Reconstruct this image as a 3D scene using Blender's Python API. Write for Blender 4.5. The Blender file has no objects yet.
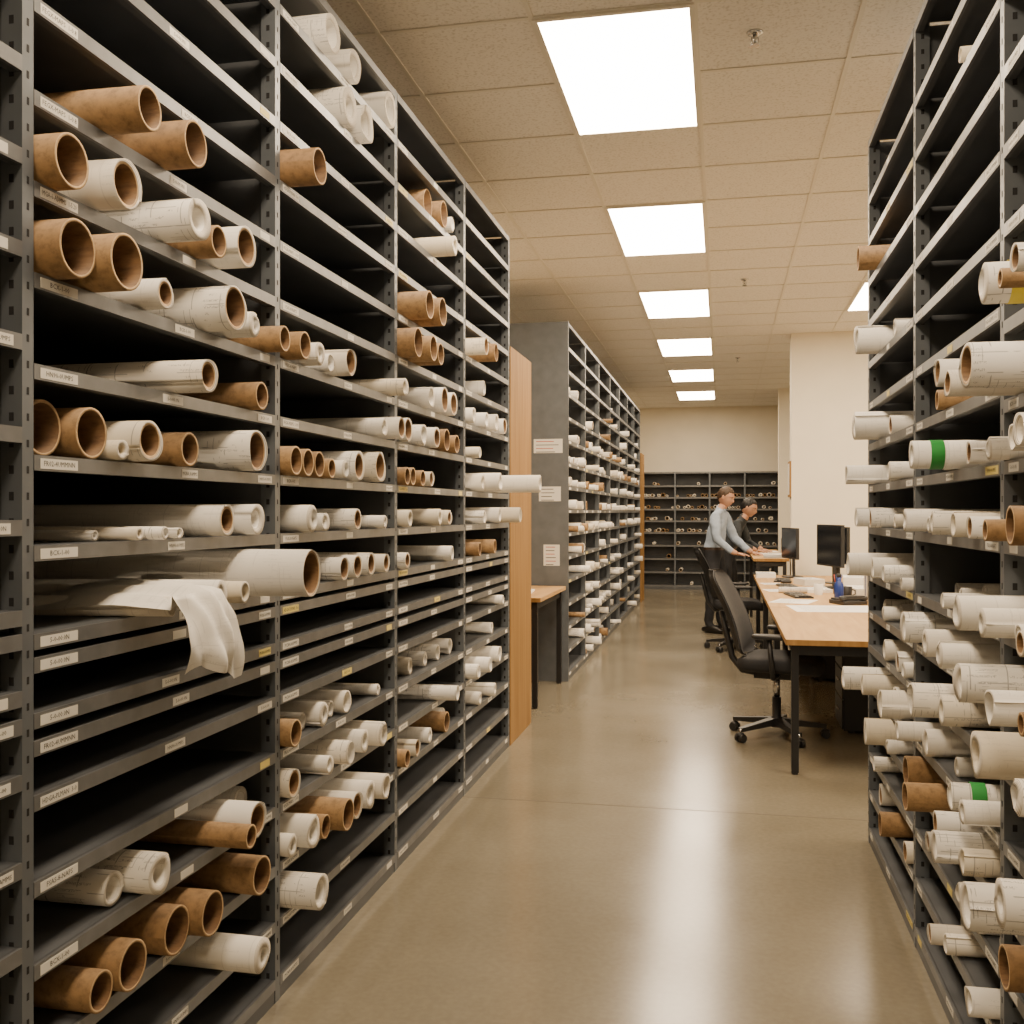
import bpy, bmesh, math, random
from mathutils import Vector, Matrix, noise
R = random.Random(7)
scene = bpy.context.scene
CAM_Z = 1.45; F = 1010.0
TH = math.atan(210/F); C = math.cos(TH); S = math.sin(TH)
CEIL = 3.45

# ------------------------------------------------------------------ materials
MATS = {}
def new_mat(name):
    m = bpy.data.materials.new(name); m.use_nodes = True
    MATS[name] = m
    nt = m.node_tree
    return m, nt, nt.nodes['Principled BSDF']
def simple(name, col, rough=0.5, metal=0.0, nscale=None, namt=0.15, bump=0.0, coords='Object', emit=None):
    m, nt, b = new_mat(name)
    b.inputs['Base Color'].default_value = (*col, 1)
    b.inputs['Roughness'].default_value = rough
    b.inputs['Metallic'].default_value = metal
    if nscale:
        tc = nt.nodes.new('ShaderNodeTexCoord'); n = nt.nodes.new('ShaderNodeTexNoise')
        n.inputs['Scale'].default_value = nscale; n.inputs['Detail'].default_value = 4
        nt.links.new(tc.outputs[coords], n.inputs['Vector'])
        r = nt.nodes.new('ShaderNodeValToRGB')
        r.color_ramp.elements[0].position = .3; r.color_ramp.elements[1].position = .7
        r.color_ramp.elements[0].color = (*[c*(1-namt) for c in col], 1)
        r.color_ramp.elements[1].color = (*[min(1, c*(1+namt)) for c in col], 1)
        nt.links.new(n.outputs['Fac'], r.inputs['Fac']); nt.links.new(r.outputs['Color'], b.inputs['Base Color'])
        if bump:
            bp = nt.nodes.new('ShaderNodeBump'); bp.inputs['Strength'].default_value = bump
            bp.inputs['Distance'].default_value = .004
            nt.links.new(n.outputs['Fac'], bp.inputs['Height']); nt.links.new(bp.outputs['Normal'], b.inputs['Normal'])
    return m
simple('steel_grey', (.100, .108, .120), .45, .25, 6, .12)
simple('steel_lip', (.175, .182, .192), .38, .4, 14, .15)
simple('steel_post', (.140, .157, .178), .4, .3, 9, .12)
simple('slot_dark', (.012, .012, .014), .8)
simple('label_white', (.72, .70, .64), .6)
simple('label_yellow', (.75, .62, .2), .6)
simple('ink', (.03, .03, .035), .7)
simple('red_ink', (.45, .06, .04), .7)
simple('wall_paint', (.83, .76, .62), .8, 0, 3, .03)
simple('tbar', (.76, .72, .63), .6)
simple('black_metal', (.02, .02, .022), .4, .3)
simple('black_plastic', (.018, .018, .02), .45)
simple('chair_fabric', (.022, .023, .027), .9, 0, 300, .3, .3)
simple('screen_glass', (.012, .014, .018), .12)
simple('chrome', (.6, .6, .6), .25, 1)
simple('paper_plain', (.84, .82, .76), .7)
simple('blue_plastic', (.015, .04, .22), .3)
simple('grey_plastic', (.35, .35, .34), .5)
simple('skin', (.52, .28, .18), .5)
simple('lips', (.38, .14, .11), .5)
simple('eye_white', (.6, .56, .52), .3)
simple('eye_dark', (.03, .02, .015), .2)
simple('hair_brown', (.06, .034, .018), .6, 0, 120, .4, .5)
simple('hair_black', (.012, .01, .01), .5, 0, 120, .4, .5)
simple('shirt_blue', (.34, .41, .52), .8, 0, 25, .1)
simple('jacket_dark', (.035, .042, .05), .85, 0, 25, .2)
simple('trousers', (.02, .021, .026), .85, 0, 25, .2)
simple('leather', (.03, .015, .008), .4)
simple('shoe', (.012, .01, .009), .35)
simple('tape_green', (.02, .28, .05), .5)
simple('tape_yellow', (.75, .62, .05), .5)
simple('joint_dark', (.10, .08, .06), .8)
m, nt, b = new_mat('light_panel')
b.inputs['Base Color'].default_value = (.9, .9, .9, 1)
b.inputs['Emission Color'].default_value = (1, .79, .55, 1); b.inputs['Emission Strength'].default_value = 31

def rnd_uv(nt):
    u = nt.nodes.new('ShaderNodeUVMap'); u.uv_map = 'rnd'
    s = nt.nodes.new('ShaderNodeSeparateXYZ'); nt.links.new(u.outputs['UV'], s.inputs[0]); return s
def ramp(nt, fac, stops):
    r = nt.nodes.new('ShaderNodeValToRGB'); e = r.color_ramp.elements
    while len(e) < len(stops): e.new(.5)
    for i, (p, c) in enumerate(stops): e[i].position = p; e[i].color = (*c, 1)
    nt.links.new(fac, r.inputs['Fac']); return r.outputs['Color']
def mix(nt, fac, a, b_, mode='MIX'):
    n = nt.nodes.new('ShaderNodeMix'); n.data_type = 'RGBA'; n.blend_type = mode
    for sock, val in ((n.inputs[0], fac), (n.inputs[6], a), (n.inputs[7], b_)):
        if hasattr(val, 'links'): nt.links.new(val, sock)
        elif isinstance(val, (int, float)): sock.default_value = val
        else: sock.default_value = (*val, 1)
    return n.outputs[2]
def math_n(nt, op, a, b_=None):
    n = nt.nodes.new('ShaderNodeMath'); n.operation = op
    for i, v in enumerate((a, b_)):
        if v is None: continue
        if isinstance(v, (int, float)): n.inputs[i].default_value = v
        else: nt.links.new(v, n.inputs[i])
    return n.outputs[0]

def paper_mat(name, k):
    m, nt, b = new_mat(name); b.inputs['Roughness'].default_value = .65
    s = rnd_uv(nt)
    base = ramp(nt, s.outputs['X'], [(0, (.80, .765, .69)), (.6, (.88, .855, .80)), (.85, (.68, .60, .46)), (1, (.84, .82, .77))])
    uv = nt.nodes.new('ShaderNodeUVMap'); uv.uv_map = 'uv'
    off = nt.nodes.new('ShaderNodeVectorMath'); off.operation = 'ADD'
    comb = nt.nodes.new('ShaderNodeCombineXYZ')
    nt.links.new(math_n(nt, 'MULTIPLY', s.outputs['Y'], 37.0), comb.inputs[0]); nt.links.new(math_n(nt, 'MULTIPLY', s.outputs['X'], 23.0), comb.inputs[1])
    nt.links.new(uv.outputs['UV'], off.inputs[0]); nt.links.new(comb.outputs[0], off.inputs[1])
    sep = nt.nodes.new('ShaderNodeSeparateXYZ'); nt.links.new(off.outputs[0], sep.inputs[0])
    def lines(axis, freq, thr):
        w = math_n(nt, 'FRACT', math_n(nt, 'MULTIPLY', sep.outputs[axis], freq)); return math_n(nt, 'LESS_THAN', w, thr)
    def nz(sc, a, b2, det=2, stretch=None):
        n = nt.nodes.new('ShaderNodeTexNoise'); n.inputs['Scale'].default_value = sc; n.inputs['Detail'].default_value = det
        src = off.outputs[0]
        if stretch:
            mp = nt.nodes.new('ShaderNodeMapping'); mp.inputs['Scale'].default_value = stretch; nt.links.new(src, mp.inputs['Vector']); src = mp.outputs[0]
        nt.links.new(src, n.inputs['Vector']); return ramp(nt, n.outputs['Fac'], [(a, (0, 0, 0)), (b2, (1, 1, 1))])
    M = lambda a, c: math_n(nt, 'MULTIPLY', a, c)
    X = lambda a, c: math_n(nt, 'MAXIMUM', a, c)
    f1 = M(lines('X', 1.3, .035), nz(3, .48, .50, 2, (1, .4, 1)))
    f2 = M(lines('Y', 2.1, .05), nz(3.3, .49, .51, 2, (.4, 1, 1)))
    f3 = M(M(lines('Y', 9, .16), nz(1.2, .58, .59)), .6)
    f4 = M(M(lines('Y', 6, .35), nz(1.5, .58, .59)), nz(15, .50, .54, 3, (3, 1.5, 1)))
    f5 = M(lines('X', 6, .09), nz(1.7, .58, .59))
    f = M(X(X(X(f1, f2), X(f3, f4)), f5), k)
    nt.links.new(mix(nt, f, base, (.12, .12, .14)), b.inputs['Base Color'])
paper_mat('paper_roll', .16); paper_mat('paper_print', .58)
def kraft_mat(name, c0, c1):
    m, nt, b = new_mat(name); b.inputs['Roughness'].default_value = .7
    s = rnd_uv(nt); base = ramp(nt, s.outputs['X'], [(0, c0), (1, c1)])
    uv = nt.nodes.new('ShaderNodeUVMap'); uv.uv_map = 'uv'
    n = nt.nodes.new('ShaderNodeTexNoise'); n.inputs['Scale'].default_value = 4; n.inputs['Detail'].default_value = 8; n.inputs['Roughness'].default_value = .65
    nt.links.new(uv.outputs['UV'], n.inputs['Vector'])
    v = ramp(nt, n.outputs['Fac'], [(.3, (.55, .52, .5)), (.5, (.95, .95, .95)), (.72, (1.2, 1.17, 1.1))])
    nt.links.new(mix(nt, 1.0, base, v, 'MULTIPLY'), b.inputs['Base Color'])
kraft_mat('kraft', (.225, .128, .052), (.37, .230, .105))
kraft_mat('kraft_rim', (.43, .28, .14), (.56, .39, .21))
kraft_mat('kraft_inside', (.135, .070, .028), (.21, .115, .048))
def rim_mat():
    m, nt, b = new_mat('paper_rim'); b.inputs['Roughness'].default_value = .8
    uv = nt.nodes.new('ShaderNodeUVMap'); uv.uv_map = 'uv'
    s = nt.nodes.new('ShaderNodeSeparateXYZ'); nt.links.new(uv.outputs['UV'], s.inputs[0])
    w = math_n(nt, 'SINE', math_n(nt, 'MULTIPLY', s.outputs['Y'], 2000.0))
    w = math_n(nt, 'ADD', math_n(nt, 'MULTIPLY', w, .5), .5)
    nt.links.new(ramp(nt, w, [(0, (.28, .23, .17)), (.45, (.74, .69, .60)), (1, (.84, .80, .72))]), b.inputs['Base Color'])
rim_mat()
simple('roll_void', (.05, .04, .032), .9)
def wood_mat(name, c0, c1, axis_scale):
    m, nt, b = new_mat(name); b.inputs['Roughness'].default_value = .6; b.inputs['Specular IOR Level'].default_value = .25
    tc = nt.nodes.new('ShaderNodeTexCoord'); mp = nt.nodes.new('ShaderNodeMapping'); mp.inputs['Scale'].default_value = axis_scale
    nt.links.new(tc.outputs['Object'], mp.inputs['Vector'])
    n = nt.nodes.new('ShaderNodeTexNoise'); n.inputs['Scale'].default_value = 2.5; n.inputs['Detail'].default_value = 8; n.inputs['Distortion'].default_value = .6
    nt.links.new(mp.outputs[0], n.inputs['Vector'])
    nt.links.new(ramp(nt, n.outputs['Fac'], [(.3, c0), (.7, c1)]), b.inputs['Base Color'])
wood_mat('oak_panel', (.235, .125, .036), (.345, .195, .068), (8, 8, .5))
wood_mat('maple_top', (.42, .25, .10), (.54, .34, .145), (8, .6, 8))
# floor
m, nt, b = new_mat('polished_concrete')
tc = nt.nodes.new('ShaderNodeTexCoord')
n1 = nt.nodes.new('ShaderNodeTexNoise'); n1.inputs['Scale'].default_value = .9; n1.inputs['Detail'].default_value = 7; n1.inputs['Roughness'].default_value = .6
n2 = nt.nodes.new('ShaderNodeTexNoise'); n2.inputs['Scale'].default_value = 45; n2.inputs['Detail'].default_value = 4
for n in (n1, n2): nt.links.new(tc.outputs['Object'], n.inputs['Vector'])
c1 = ramp(nt, n1.outputs['Fac'], [(.3, (.175, .152, .110)), (.7, (.235, .208, .155))])
c2 = ramp(nt, n2.outputs['Fac'], [(.35, (.93, .93, .93)), (.65, (1.04, 1.04, 1.04))])
nt.links.new(mix(nt, 1.0, c1, c2, 'MULTIPLY'), b.inputs['Base Color'])
nt.links.new(math_n(nt, 'ADD', math_n(nt, 'MULTIPLY', n1.outputs['Fac'], .14), .13), b.inputs['Roughness'])
b.inputs['IOR'].default_value = 1.55
# ceiling
m, nt, b = new_mat('ceiling_tile'); b.inputs['Roughness'].default_value = .9
tc = nt.nodes.new('ShaderNodeTexCoord'); n2 = nt.nodes.new('ShaderNodeTexNoise'); n2.inputs['Scale'].default_value = 75; n2.inputs['Detail'].default_value = 3
nt.links.new(tc.outputs['Object'], n2.inputs['Vector'])
nt.links.new(ramp(nt, n2.outputs['Fac'], [(.32, (.66, .62, .55)), (.48, (.84, .80, .73)), (1, (.87, .83, .76))]), b.inputs['Base Color'])
bp = nt.nodes.new('ShaderNodeBump'); bp.inputs['Strength'].default_value = .2; bp.inputs['Distance'].default_value = .003
nt.links.new(n2.outputs['Fac'], bp.inputs['Height']); nt.links.new(bp.outputs['Normal'], b.inputs['Normal'])

# ------------------------------------------------------------------ mesh builder
class MB:
    def __init__(s): s.v = []; s.f = []; s.m = []; s.uv = []; s.rn = []; s.sm = []; s.mats = []
    def mi(s, n):
        if n not in s.mats: s.mats.append(n)
        return s.mats.index(n)
    def face(s, idx, mat, uv=None, rn=(0, 0), sm=False):
        s.f.append(idx); s.m.append(s.mi(mat)); s.uv.append(uv); s.rn.append(rn); s.sm.append(sm)
    def box(s, x0, x1, y0, y1, z0, z1, mat, M=None):
        b = len(s.v); P = [Vector((x, y, z)) for x in (x0, x1) for y in (y0, y1) for z in (z0, z1)]
        if M: P = [M @ p for p in P]
        s.v += P
        for q in ((0, 1, 3, 2), (4, 6, 7, 5), (0, 4, 5, 1), (2, 3, 7, 6), (0, 2, 6, 4), (1, 5, 7, 3)):
            s.face([b+i for i in q], mat)
    def beam(s, p0, p1, w0, h0, w1, h1, mat, up=(0, 0, 1)):
        p0 = Vector(p0); p1 = Vector(p1); d = (p1-p0).normalized(); sd = d.cross(Vector(up)).normalized(); u = sd.cross(d)
        b = len(s.v)
        for p, w, h in ((p0, w0, h0), (p1, w1, h1)):
            for a, c_ in ((-1, -1), (1, -1), (1, 1), (-1, 1)): s.v.append(p+sd*a*w/2+u*c_*h/2)
        for q in ((3, 2, 1, 0), (4, 5, 6, 7), (0, 1, 5, 4), (1, 2, 6, 5), (2, 3, 7, 6), (3, 0, 4, 7)): s.face([b+i for i in q], mat)
    def tube(s, path, rad, mat, n=12, cap=True):
        path = [Vector(p) for p in path]
        if not isinstance(rad, (list, tuple)): rad = [rad]*len(path)
        b = len(s.v); ref = None
        for i, p in enumerate(path):
            d = (path[min(i+1, len(path)-1)]-path[max(i-1, 0)]).normalized()
            if ref is None:
                ref = Vector((0, 0, 1)) if abs(d.z) < .9 else Vector((1, 0, 0))
            a = d.cross(ref).normalized(); c_ = a.cross(d).normalized(); ref = c_
            for k in range(n):
                t = 2*math.pi*k/n; s.v.append(p+(a*math.cos(t)+c_*math.sin(t))*rad[i])
        for i in range(len(path)-1):
            for k in range(n):
                s.face([b+i*n+k, b+i*n+(k+1) % n, b+(i+1)*n+(k+1) % n, b+(i+1)*n+k], mat, sm=True)
        if cap:
            s.face([b+k for k in range(n)][::-1], mat); s.face([b+(len(path)-1)*n+k for k in range(n)], mat)
    def sell(s, c, r, mat, e=.5, nu=24, nv=14, M=None, fn=None):
        def sp(x, p): return math.copysign(abs(x)**p, x)
        b = len(s.v)
        for j in range(nv+1):
            ph = -math.pi/2+math.pi*j/nv
            for i in range(nu):
                t = 2*math.pi*i/nu
                p = Vector((r[0]*sp(math.cos(ph), e)*sp(math.cos(t), e), r[1]*sp(math.cos(ph), e)*sp(math.sin(t), e), r[2]*sp(math.sin(ph), e)))
                if fn: p = fn(p)
                if M: p = M @ p
                s.v.append(p+Vector(c))
        for j in range(nv):
            for i in range(nu):
                s.face([b+j*nu+i, b+j*nu+(i+1) % nu, b+(j+1)*nu+(i+1) % nu, b+(j+1)*nu+i], mat, sm=True)
    def add_mesh(s, vs, fs, mat, M, sm=False):
        b = len(s.v); s.v += [M @ Vector(v) for v in vs]
        for f in fs: s.face([b+i for i in f], mat, sm=sm)
    def obj(s, name, bevel=0, loc=None, rotz=0, parent=None):
        me = bpy.data.meshes.new(name); me.from_pydata([tuple(v) for v in s.v], [], s.f)
        for n in s.mats: me.materials.append(MATS[n])
        me.polygons.foreach_set('material_index', s.m); me.polygons.foreach_set('use_smooth', s.sm)
        if any(u is not None for u in s.uv):
            a = me.uv_layers.new(name='uv'); r = me.uv_layers.new(name='rnd'); A = []; B = []
            for f, u, rn in zip(s.f, s.uv, s.rn):
                for k in range(len(f)):
                    A += (u[k] if u else (0, 0)); B += rn
            a.data.foreach_set('uv', A); r.data.foreach_set('uv', B)
        me.update()
        o = bpy.data.objects.new(name, me); scene.collection.objects.link(o)
        if bevel:
            md = o.modifiers.new('bevel', 'BEVEL'); md.width = bevel; md.segments = 2; md.limit_method = 'ANGLE'
        if loc: o.location = loc
        o.rotation_euler[2] = rotz
        if parent: o.parent = parent
        return o

# text glyph meshes
TXT = {}
def text_mesh(t, size):
    if (t, size) in TXT: return TXT[(t, size)]
    cu = bpy.data.curves.new('t', 'FONT'); cu.body = t; cu.size = size; cu.resolution_u = 1; cu.align_x = 'CENTER'; cu.align_y = 'CENTER'
    o = bpy.data.objects.new('t', cu); scene.collection.objects.link(o)
    dg = bpy.context.evaluated_depsgraph_get(); me = o.evaluated_get(dg).to_mesh()
    r = ([tuple(v.co) for v in me.vertices], [list(p.vertices) for p in me.polygons])
    bpy.data.objects.remove(o); bpy.data.curves.remove(cu); TXT[(t, size)] = r; return r
LBL = ['MGA-6-ADMMS  1-5.20', 'FSAS-8-NAPS', 'FR02-4UMMNN', 'HN90-0UMPS', 'FEGX-MAPS  1-0.8', 'HDGA-PLMAN  3-0', 'MCRA.8.AMMS', 'BCX-1-00', '5-0-00.0N']

# ------------------------------------------------------------------ shelving
def shelving(name, xf, depth, posts, levels_fn, top, sgn, label_bays=99, textual=True):
    """xf = aisle face plane, sgn=+1: shelves extend towards -X (face +X); sgn=-1: extend to +X"""
    mb = MB(); xb = xf-sgn*depth
    def bx(xa, xb_, *a): mb.box(min(xa, xb_), max(xa, xb_), *a)
    for y in posts:
        bx(xf, xf-sgn*.004, y-.016, y+.016, 0, top, 'steel_post')
        bx(xf-sgn*.004, xf-sgn*.045, y-.016, y-.013, 0, top, 'steel_post')
        bx(xf-sgn*.004, xf-sgn*.045, y+.013, y+.016, 0, top, 'steel_post')
        bx(xf-sgn*.045, xb, y-.002, y+.002, 0.02, top-.01, 'steel_grey')
        bx(xb+sgn*.04, xb, y-.016, y+.016, 0, top, 'steel_post')
        z = .08
        while z < top-.04:
            if y < 9:
                bx(xf+sgn*.0006, xf-sgn*.001, y-.003, y+.003, z-.007, z+.007, 'slot_dark')
                bx(xf-sgn*.018, xf-sgn*.028, y-.0166, y-.0155, z-.008, z+.008, 'slot_dark')
            z += .05
    for i in range(len(posts)-1):
        y0 = posts[i]+.017; y1 = posts[i+1]-.017
        L = levels_fn(i)
        bx(xf-sgn*.002, xf-sgn*.01, y0, y1, 0, L[0]-.03, 'steel_grey')
        bx(xb, xb+sgn*.004, y0, y1, .03, top-.02, 'steel_grey')
        for li, z in enumerate(L+[top-.004]):
            bx(xf-sgn*.006, xb+sgn*.006, y0, y1, z-.003, z, 'steel_grey')
            bx(xf+sgn*.001, xf-sgn*.008, y0, y1, z-.030, z, 'steel_lip')
            bx(xf-sgn*.008, xf-sgn*.025, y0, y1, z-.030, z-.027, 'steel_grey')
            if i < label_bays:
                n = 3
                for k in range(n):
                    if k == 2 and R.random() < .25: continue
                    if li >= len(L): continue
                    yc = (y0+.075, y0+(y1-y0)*.5+R.uniform(-.05, .05), y1-.07)[k] if sgn > 0 else (y0+.07, (y0+y1)/2, y1-.08)[k]
                    w = .115 if k == 0 else R.choice([.06, .09, .075])
                    m_ = 'label_white' if R.random() > .06 else 'label_yellow'
                    bx(xf+sgn*.0018, xf+sgn*.001, yc-w/2, yc+w/2, z-.026, z-.006, m_)
                    if textual and w > .07:
                        t = R.choice(LBL) if w > .1 else R.choice(LBL[3:4]+LBL[6:])
                        vs, fs = text_mesh(t, .0145 if w > .1 else .0125)
                        wd = max(v[0] for v in vs)*2; sc = min(1, w*.92/wd)
                        M = Matrix.Translation((xf+sgn*.0021, yc, z-.016)) @ Matrix.Rotation(math.pi/2*sgn, 4, 'Z') @ Matrix.Rotation(math.pi/2, 4, 'X') @ Matrix.Diagonal((sc, 1, 1, 1))
                        mb.add_mesh(vs, fs, 'ink', M)
    return mb.obj(name)

LEFT_X = -1.29; PL = [.585, 1.69, 2.79, 3.90, 5.01, 6.11]
LV = [.07, .24, .405, .58, .74, .905, 1.01, 1.063, 1.17, 1.215, 1.385, 1.56, 1.735, 1.91, 2.085, 2.26, 2.44, 2.615, 2.79, 2.965]
shelving('steel_shelving_rack', LEFT_X, .93, PL, lambda i: LV if i else [z+.05 for z in LV], 3.155, 1)
PF = [8.58+1.105*i for i in range(8)]
LF = [.07+.2*i for i in range(15)]
shelving('steel_shelving_rack', LEFT_X, .93, PF, lambda i: LF, 3.08, 1, 3, False)
RIGHT_X = .63; PR = [.34, 1.42, 2.50, 3.58, 4.66]
LR = [.07, .235, .40, .55, .70, .87, 1.02, 1.18, 1.385, 1.565, 1.745, 1.925, 2.105, 2.285, 2.465, 2.645, 2.825]
LRN = [z-.04 if z in (1.745, 1.925) else z for z in LR]
shelving('steel_shelving_rack', RIGHT_X, .62, PR, lambda i: LRN if i < 2 else LR, 3.08, -1)

# ------------------------------------------------------------------ rolls
def roll(mb, end, d, L, r, typ, band=None):
    """end: centre of the visible end, d: unit vector into the shelf"""
    end = Vector(end); d = Vector(d).normalized(); up = Vector((0, 0, 1)); a = d.cross(up).normalized(); u = a.cross(d).normalized()
    n = 28; rn = (R.random(), R.random()); ph0 = R.uniform(0, 6.28); ov = 1-R.uniform(0, .05) if typ != 'K' else 1
    step = 0 if typ == 'K' else R.choice([.002, .003, .0055]) if r > .03 else .0012
    body = {'K': 'kraft', 'W': 'paper_roll', 'C': 'paper_roll', 'P': 'paper_print', 'Q': 'paper_print'}[typ]
    if typ in 'WC' and rn[1] > .68: body = 'paper_print'
    wav = 0 if typ == 'K' else R.uniform(0, .055)*r
    pw = R.uniform(0, 6)
    def ring(x, rr, st=0, oval=ov, wv=0):
        b = len(mb.v)
        for k in range(n+1):
            t = ph0+2*math.pi*k/n; q = rr-st*k/n
            mb.v.append(end+d*(x+wv*math.sin(2*t+pw))+a*(math.cos(t)*q)+u*(math.sin(t)*q*oval))
        return b
    def strip(b0, b1, mat, uvf, closed=True, sm=True):
        for k in range(n):
            mb.face([b0+k, b0+k+1, b1+k+1, b1+k], mat, [uvf(0, k), uvf(0, k+1), uvf(1, k+1), uvf(1, k)], rn, sm)
    o0 = ring(0, r, step, ov, wav); o1 = ring(L, r, step)
    strip(o0, o1, body, lambda e, k: (e*L*10, k/n*2*math.pi*r*10))
    if step: mb.face([o0, o0+n, o1+n, o1], body, [(0, 0)]*4, rn)
    if typ == 'K':
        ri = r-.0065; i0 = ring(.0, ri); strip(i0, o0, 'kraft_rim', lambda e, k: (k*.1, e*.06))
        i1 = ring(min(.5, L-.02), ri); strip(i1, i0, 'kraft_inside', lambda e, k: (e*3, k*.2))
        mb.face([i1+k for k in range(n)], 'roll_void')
    elif typ in 'CQ':
        rc = r-step-R.uniform(.002, .14*r); tele = R.uniform(.0, .005)
        c0 = ring(tele, rc); strip(c0, o0, 'paper_rim', lambda e, k: (k*.1, rc+(r-rc)*e))
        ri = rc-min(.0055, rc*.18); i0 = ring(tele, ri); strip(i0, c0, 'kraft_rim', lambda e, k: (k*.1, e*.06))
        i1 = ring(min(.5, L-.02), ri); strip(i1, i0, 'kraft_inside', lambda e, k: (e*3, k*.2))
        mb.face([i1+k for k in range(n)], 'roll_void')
    else:
        ri = min(r*R.uniform(.4, .82), r-step-.002); tele = R.uniform(-.2, .2)*r
        i0 = ring(tele, ri, .0008, ov, wav); strip(i0, o0, 'paper_rim', lambda e, k: (k*.1, ri+(r-ri)*e))
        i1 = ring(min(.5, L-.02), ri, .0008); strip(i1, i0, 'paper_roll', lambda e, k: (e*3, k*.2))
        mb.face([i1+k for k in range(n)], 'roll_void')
    mb.face([o1+k for k in range(n)][::-1], 'paper_roll' if typ != 'K' else 'kraft', None, rn)
    if band:
        x = .045; b0 = ring(x, r+.0008); b1 = ring(x+.035, r+.0008); strip(b0, b1, band, lambda e, k: (0, 0))

def on_plane(px, py, X):
    t = (px-512)/F; Y = X*(C+t*S)/(t*C-S); d = -X*S+Y*C
    return Y, CAM_Z+(512-py)/F*d, d
def place(table, xf, sgn, posts, levels_of, defprot, length, minbay=0, span=7):
    """survey table rows: (u, v, radius, type[, protrusion[, band]]) -> rolls seated on the nearest shelf"""
    cells = {}
    for row in table:
        px, py, rp, typ = row[:4]; p0 = row[4] if len(row) > 4 and row[4] is not None else defprot; band = row[5] if len(row) > 5 else None
        best = None
        for i in range(-span, span+1):
            prot = p0+i*.01; X = xf+sgn*prot; Y, z, d = on_plane(px, py, X); r = rp*d/F; zb = z-r
            bay = max([minbay]+[q for q in range(len(posts)-1) if posts[q] <= Y]); levels = levels_of(bay)
            lv = min(levels, key=lambda q: abs(q-zb)); cost = abs(lv-zb)*F/d+abs(prot-p0)*90
            if best is None or cost < best[0]: best = (cost, X, Y, r, lv, bay)
        _, X, Y, r, lv, bay = best; levels = levels_of(bay); k = levels.index(lv)
        gap = (levels[k+1] if k+1 < len(levels) else lv+.18)-lv-.034
        r = min(r, gap/2)
        cells.setdefault((bay, k), []).append([Y, r, typ, X, band])
    out = MB()
    for (bay, k), rs in cells.items():
        levels = levels_of(bay)
        rs.sort(); y0, y1 = posts[bay]+.02, posts[bay+1]-.02
        for _ in range(12):
            for i in range(len(rs)):
                rs[i][0] = min(max(rs[i][0], y0+rs[i][1]+.003), y1-rs[i][1]-.003)
                if i and rs[i][0]-rs[i-1][0] < rs[i][1]+rs[i-1][1]+.004:
                    ov = (rs[i][1]+rs[i-1][1]+.004-(rs[i][0]-rs[i-1][0]))/2; rs[i][0] += ov; rs[i-1][0] -= ov
        for Y, r, typ, X, band in rs:
            gapl = min([1]+[abs(q[0]-Y)-q[1]-r for q in rs if q[0] != Y]+[Y-r-y0, y1-Y-r])
            ang = R.uniform(-1, 1)*max(0, min(.04, gapl/length*.6))
            L = length+(abs(X-xf) if (X-xf)*sgn > 0 else 0)-.03
            roll(out, (X, Y, levels[k]+r+.0005), (-sgn, ang, 0), L, r, typ, band)
    return cells, out

BAY12 = [
 (150,108,22,'K',.11),(196,146,23,'K',.11),(57,145,28,'K',-.03),(128,184,27,'C',.08),(200,220,22,'P',.06),(219,242,16,'K',.03),(247,247,21,'C',.05),
 (65,242,30,'K',.0),(112,255,29,'K',.06),(166,293,16,'C',.04),(236,308,23,'Q',.06),(254,325,14,'W',.02),
 (210,375,17,'C',.05),(262,391,14,'K',.03),(54,420,28,'K',-.03),(88,424,26,'K',.0),(150,436,22,'C',.04),(118,446,11,'W',.02),(190,443,17,'K',.03),(258,446,21,'Q',.04),
 (228,514,17,'C',.04),(258,515,16,'W',.03),(140,526,7,'W',.02),(165,526,7,'W',.04),(180,527,6,'W',.02),(95,528,6,'W',-.05),
 (258,822,18,'C',.05),(240,800,15,'W',-.06),(252,838,12,'K',.03),(150,880,21,'P',.06),(125,884,18,'W',-.03),(262,876,19,'K',.06),(212,913,22,'K',.08),(178,931,24,'K',.09),(125,970,25,'K',.1),(262,956,18,'W',.07),(110,988,20,'K',-.05),
 (333,33,20,'P',.05),(355,66,17,'W',.05),(350,106,21,'P',.05),(368,124,19,'P',.05),(392,110,21,'W',.06),(320,166,18,'K',.05),
 (285,338,13,'K'),(301,343,14,'K'),(320,353,12,'W'),(348,361,14,'C'),(335,360,10,'W',-.05),
 (403,421,12,'C',.05),(385,424,10,'W'),(287,452,15,'K'),(303,455,14,'K'),(319,458,13,'K'),(332,459,10,'K'),(360,461,15,'C'),(381,461,16,'C'),(345,464,10,'W'),
 (312,513,14,'W'),(326,518,10,'W'),(358,516,11,'Q'),(385,518,7,'W'),(372,562,12,'C'),(358,561,12,'C'),(345,563,12,'Q'),(387,553,10,'C'),(300,566,11,'W',-.05),
 (345,702,12,'W'),(320,715,13,'W'),(288,737,14,'K'),(306,720,10,'W',-.04),(333,708,9,'W'),(378,690,6,'W'),
 (295,783,15,'C'),(350,752,13,'W'),(365,742,12,'W'),(383,734,13,'W'),(330,765,10,'W',-.05),
 (312,834,17,'W'),(328,826,12,'K'),(344,818,16,'K'),(358,806,14,'C'),(371,795,14,'W'),(386,787,14,'W'),(298,848,12,'W',-.05),
 (322,893,18,'W',.06)]
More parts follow.
